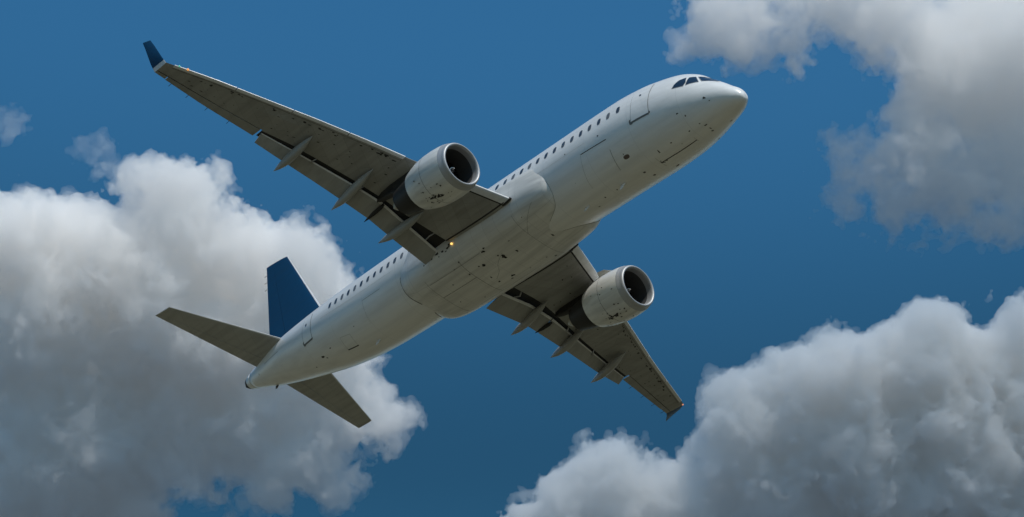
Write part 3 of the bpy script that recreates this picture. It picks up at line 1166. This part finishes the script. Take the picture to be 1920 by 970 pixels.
# ------------------------------------------------------------------ engines
def engine(org, sg):
    T_ = .045
    e = bpy.data.objects.new('engine', None)
    C.objects.link(e)
    e.parent = root
    e['label'] = 'starboard engine with soot stains under its cowl' if sg < 0 else 'port engine shaded under the wing'
    bm = bmesh.new()
    prof = [(.36, 1.150), (.42, 1.162), (.7, 1.195), (1.1, 1.215), (1.6, 1.205), (2.1, 1.15), (2.5, 1.06), (2.85, .955),
            (2.86, .935), (2.6, .96), (2.2, .98)]
    revolve(bm, prof, org, T_)
    obj('fan_cowl', bm, M_COWL, e, sharp=40)
    bm = bmesh.new()
    pr = []
    for k in range(15):
        a = -math.pi * .5 + math.pi * k / 14            # from inside round the lip to the outside
        pr.append((.16 - .16 * math.cos(a), .985 + .085 * math.sin(a)))
    pr = [(.36, .885), (.26, .89)] + [(x, r) for x, r in pr] + [(.24, 1.112), (.355, 1.150)]
    revolve(bm, pr, org, T_)
    obj('intake_lip', bm, M_LIP, e, sharp=60)
    bm = bmesh.new()
    revolve(bm, [(.355, .886), (.7, .88), (1.1, .89), (1.5, .90), (2.2, .90)], org, T_)
    obj('intake_duct', bm, M_DUCT, e)
    bm = bmesh.new()
    oc = Vector(org) + Vector((-1.25, 0, T_ * 1.25))
    nb = 36
    for k in range(nb):
        a0 = 2 * math.pi * k / nb
        pr2 = []
        for j in range(6):
            r = .24 + (.885 - .24) * j / 5
            tw = R_(22 + 38 * j / 5)
            hw_ = .055 + .035 * j / 5
            rad = Vector((0, math.cos(a0), math.sin(a0)))
            tan = Vector((0, -math.sin(a0), math.cos(a0)))
            dv = (Vector((-1, 0, 0)) * math.cos(tw) + tan * math.sin(tw)) * hw_
            pr2.append((bm.verts.new(oc + rad * r - dv), bm.verts.new(oc + rad * r + dv)))
        for p, q in zip(pr2[:-1], pr2[1:]):
            bm.faces.new((p[0], p[1], q[1], q[0]))
    obj('fan', bm, M_FAN, e)
    bm = bmesh.new()
    revolve(bm, [(1.6, .02), (1.6, .90)], org, T_)
    obj('fan_backing', bm, M_SPIN, e)
    bm = bmesh.new()
    revolve(bm, [(.58, .002), (.62, .06), (.75, .15), (.95, .23), (1.4, .26)], org, T_, seg=32)
    obj('spinner', bm, M_SPIN, e)
    bm = bmesh.new()
    pts = []
    for k in range(22):
        a = k / 21 * 4.4 + 1.0
        u = k / 21
        r = .05 + .15 * u
        s = .80 + (.06 + .22 * u) if u < 2 else 0
        s = .575 + herm(np.array([0., .06, .15, .23, .26]), np.array([0., .04, .17, .37, .62]), r)
        pts.append(Vector(org) + Vector((-s + .03, r * 1.03 * math.cos(a), T_ * s + r * 1.03 * math.sin(a))))
    tube(bm, pts, [.012 + .020 * k / 21 for k in range(22)], 6)
    obj('spiral_mark', bm, M_MARK, e)
    bm = bmesh.new()
    revolve(bm, [(2.2, .70), (2.6, .82), (2.9, .83), (3.3, .78), (3.7, .71), (4.15, .62), (4.17, .58), (3.9, .55)], org, T_)
    obj('core_cowl', bm, M_CORE, e, sharp=40)
    bm = bmesh.new()
    revolve(bm, [(3.4, .44), (3.9, .42), (4.3, .36), (4.65, .20), (4.85, .03)], org, T_, seg=32)
    obj('exhaust_plug', bm, M_PLUG, e)
    # pylon
    w = WING[sg]
    y = abs(org[1])
    wz = w['z'](y)
    le = lerp_tab(w['LE'], y)
    o0 = org[0]
    zc = org[2]
    # outline in side view: (station, top z, bottom z, half width)
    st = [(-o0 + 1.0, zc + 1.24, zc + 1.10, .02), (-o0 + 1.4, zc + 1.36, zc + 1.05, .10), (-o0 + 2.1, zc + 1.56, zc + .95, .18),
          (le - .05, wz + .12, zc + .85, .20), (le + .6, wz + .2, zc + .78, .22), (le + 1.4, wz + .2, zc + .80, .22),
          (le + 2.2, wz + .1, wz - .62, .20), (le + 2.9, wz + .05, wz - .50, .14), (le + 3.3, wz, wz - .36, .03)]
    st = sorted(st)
    for nm_, part_, mt_ in (('pylon', st[:5], M_COWL), ('pylon_aft', st[4:], M_CORE)):  # rear half of the pylon takes the dark core metal
        bm = bmesh.new()
        rings = []
        for s, zt, zb, hw_ in part_:
            zm = (zt + zb) / 2
            rings.append([Vector((-s, org[1] + hw_ * math.copysign(abs(math.cos(q)) ** .6, math.cos(q)),
                                  zm + (zt - zb) / 2 * math.copysign(abs(math.sin(q)) ** .6, math.sin(q))))
                          for q in [2 * math.pi * j / 20 for j in range(20)]])
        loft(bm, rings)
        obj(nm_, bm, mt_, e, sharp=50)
    bm = bmesh.new()
    for s0 in (0,):
        a = R_(50 if sg < 0 else 130)
        rr_ = 1.19
        base = [Vector((o0 - s, org[1] + rr_ * math.cos(a), zc + T_ * s + rr_ * math.sin(a))) for s in (1.0, 1.95)]
        n_ = Vector((0, math.cos(a), math.sin(a)))
        tn = Vector((0, -math.sin(a), math.cos(a))) * .012
        P0 = [base[0], base[1], base[1] + n_ * .30, base[0] + (base[1] - base[0]) * .55 + n_ * .26]
        loft(bm, [[p - tn for p in P0], [p + tn for p in P0]])
    obj('nacelle_strake', bm, M_COWL, e, smooth=False)
    # cowl joints and stains
    bm = bmesh.new()

    def cring(s, r, a0, a1, wd):
        pr3 = None
        for k in range(25):
            a = R_(a0 + (a1 - a0) * k / 24)
            cur = []
            for d_ in (-wd / 2, wd / 2):
                cur.append(bm.verts.new(Vector((o0 - s - d_, org[1] + r * math.cos(a), zc + T_ * s + r * math.sin(a)))))
            if pr3:
                bm.faces.new((pr3[0], pr3[1], cur[1], cur[0]))
            pr3 = cur
    cring(1.55, 1.212, 150, 390, .014)
    rad = random.Random(5 if sg < 0 else 9)
    for _ in range(30):
        s0 = rad.uniform(.6, 2.4)
        a0 = rad.gauss(262 if sg < 0 else 255, 24)
        sz = rad.uniform(.04, .10)
        if _ < 7:
            s0 = 1.15 + .10 * _
            a0 = 267 + rad.uniform(-4, 4)
            sz = rad.uniform(.10, .21)
        pts = []
        for k in range(10):
            q = 2 * math.pi * k / 10
            r_ = sz / 2 * rad.uniform(.35, 1.3)
            sk = s0 + r_ * 1.25 * math.cos(q)
            ak = R_(a0) + r_ * .8 * math.sin(q) / 1.2
            r = float(np.interp(sk, [.42, .7, 1.1, 1.6, 2.1, 2.5], [1.162, 1.195, 1.215, 1.205, 1.15, 1.06])) + .006 + .0006 * _
            pts.append(bm.verts.new(Vector((o0 - sk, org[1] + r * math.cos(ak), zc + T_ * sk + r * math.sin(ak)))))
        bm.faces.new(pts)
    obj('cowl_stains', bm, M_SOOT, e)
    return e


engine((-11.40, -5.785, -2.335), -1)
engine((-11.72, 5.225, -2.22), 1)

# ------------------------------------------------------------------ lamps on the aircraft
def bulb(name, p, r, m, parent):
    bm = bmesh.new()
    bmesh.ops.create_icosphere(bm, subdivisions=2, radius=r)
    bmesh.ops.translate(bm, verts=bm.verts, vec=p)
    obj(name, bm, m, parent)


bulb('landing_light', Vector((-16.78, -2.02, -1.50)), .055, lamp_mat('lamp_warm', (1.0, .60, .16), 2.2), wings[-1])
bulb('navigation_light', Vector((-19.32, -15.92, 1.27)), .055, lamp_mat('lamp_orange', (1.0, .42, .10), 0.9), wings[-1])
bulb('navigation_light', Vector((-19.50, -16.28, 1.33)), .045, lamp_mat('lamp_green', (.15, .7, .5), 0.5), wings[-1])
bulb('navigation_light', Vector((-20.05, 16.14, 1.0)), .045, lamp_mat('lamp_red', (.9, .35, .2), 0.8), wings[1])
VOX = 1.6
CLOUD_BANKS = [
    ('cumulus_cloud', 'big grey-white cumulus cloud filling the lower left behind the tail', 11, 1.0, 2500.0, 8.5, 3.0, [
        (20, 460, 105, 0), (110, 465, 100, 10), (190, 480, 88, 0), (300, 348, 50, 0), (352, 358, 56, 0),
        (330, 440, 90, 10), (420, 455, 75, 0), (480, 465, 72, 10), (560, 490, 80, 0), (595, 525, 70, 0),
        (560, 600, 105, 20), (610, 690, 90, 20), (690, 770, 44, 10), (640, 795, 70, 25), (735, 795, 15, 0), (770, 780, 9, 0),
        (100, 620, 200, 60), (300, 600, 190, 60), (420, 650, 180, 60), (480, 770, 130, 40),
        (120, 830, 200, 60), (330, 790, 130, 40), (30, 920, 130, 30), (180, 890, 100, 30),
        (460, 860, 62, 20), (590, 870, 60, 10), (400, 870, 40, 0), (680, 868, 30, 0), (250, 960, 62, 10),
        (420, 935, 40, 0), (520, 925, 42, 0), (620, 915, 40, 0), (340, 860, 60, 0)]),
    ('cumulus_cloud', 'towering grey cumulus cloud rising from the lower right corner below the nose', 31, 1.5, 2800.0, 7.5, 3.0, [
        (1915, 622, 60, 0), (1750, 665, 100, 0), (1680, 690, 92, 0), (1810, 690, 92, 10), (1590, 720, 100, 0),
        (1500, 735, 80, 0), (1400, 800, 84, 0), (1372, 756, 40, -10), (1385, 850, 72, 0),
        (1120, 885, 58, 0), (1172, 868, 46, 0), (1060, 935, 56, 0), (1000, 985, 56, 0), (1150, 965, 90, 10),
        (1280, 950, 82, 10), (1230, 925, 50, 0), (1600, 860, 190, 50), (1800, 840, 190, 50),
        (1450, 910, 120, 20), (1920, 800, 170, 50), (1650, 970, 150, 40), (1900, 970, 150, 40)]),
    ('cumulus_cloud', 'bright ragged cumulus cloud spreading across the upper right corner', 37, 0.34, 1900.0, 12.5, 7.5, [
        (1340, 25, 66, 0), (1410, 55, 55, 0), (1475, 25, 72, 0), (1450, 100, 26, 0), (1570, -30, 95, 10),
        (1660, 20, 100, 0), (1745, 110, 100, 0), (1722, 200, 66, 0), (1860, 100, 180, 40), (1710, 290, 60, 0),
        (1645, 330, 62, 0), (1590, 350, 38, 0), (1574, 285, 20, 0), (1680, 392, 34, 0), (1790, 300, 90, 10),
        (1890, 290, 110, 20), (1905, 400, 34, 0), (1785, 385, 22, 0), (1760, 400, 16, 0), (1860, 430, 18, 0), (1300, 70, 34, 0)]),
]
WISPS = [
    ('cloud_wisp', 'faint shred of cloud at the left edge of the sky above the big bank', 51, [
        (8, 232, 20, 0), (30, 240, 17, 0), (48, 226, 10, 0)]),
    ('cloud_wisp', 'tiny pale cloud shred between the left wing and the big bank', 52, [
        (150, 276, 14, 0), (172, 286, 16, 0), (190, 272, 9, 0)]),
    ('cloud_wisp', 'small torn cloud fragment just left of the tower of the big bank', 53, [
        (205, 318, 15, 0), (235, 330, 17, 0), (185, 322, 9, 0)]),
]
for nm, label, seed, dens, dist, amp, core, blobs in CLOUD_BANKS:
    q_ = dist / 2500.0
    vx = VOX * q_
    f, lo = cloud_field(blobs, vx, seed, 36 * q_, 56 * q_, amp * q_, dist)
    rg = np.random.default_rng(seed + 5)
    sh = f.shape
    o = cloud_mesh(nm, f.copy(), lo, vx, core * q_, vapour('cloud_vapour_dense', 0.032 * dens / q_))
    tag(o, label, 'cloud', 'cumulus clouds around the airliner')
    rag = 1.6 if core > 5 else 1.0
    fr = f + rag * q_ * (6.0 * noise3(sh, 20 / VOX, rg) + 4.0 * noise3(sh, 8 / VOX, rg))
    cloud_mesh('wisps', fr, lo, vx, 0.0, vapour('cloud_vapour_wispy', 0.013 * max(dens, .75) * rag / q_), o)
for nm, label, seed, blobs in WISPS:
    f, lo = cloud_field(blobs, VOX, seed, 20, 26, 5.0)
    rg = np.random.default_rng(seed + 5)
    fr = f + 4.5 * noise3(f.shape, 9 / VOX, rg) + 2.0 * noise3(f.shape, 4.5 / VOX, rg)
    o = cloud_mesh(nm, fr, lo, VOX, 0.0, vapour('cloud_vapour_faint', 0.0065))
    tag(o, label, 'cloud', 'shreds of thin cloud')

# added vapour sheet, out of view, placed to soften sunlight on the lower banks
rg = np.random.default_rng(91)
shade_c = CAM_W + direction(1640, 800) * 2800.0 + SUN_W * 1500.0
bm = bmesh.new()
rings = []
for k in range(1, 12):
    ph = math.pi * k / 12
    rings.append([shade_c + Vector(((620 + 40 * math.sin(5 * a)) * math.sin(ph) * math.cos(a),
                                    (620 + 50 * math.cos(4 * a)) * math.sin(ph) * math.sin(a), 45 * math.cos(ph)))
                  for a in [2 * math.pi * j / 48 for j in range(48)]])
loft(bm, rings)
hc = obj('added_shade_sheet', bm, vapour('added_shade_vapour', 0.0070), None)
hc['kind'] = 'stuff'
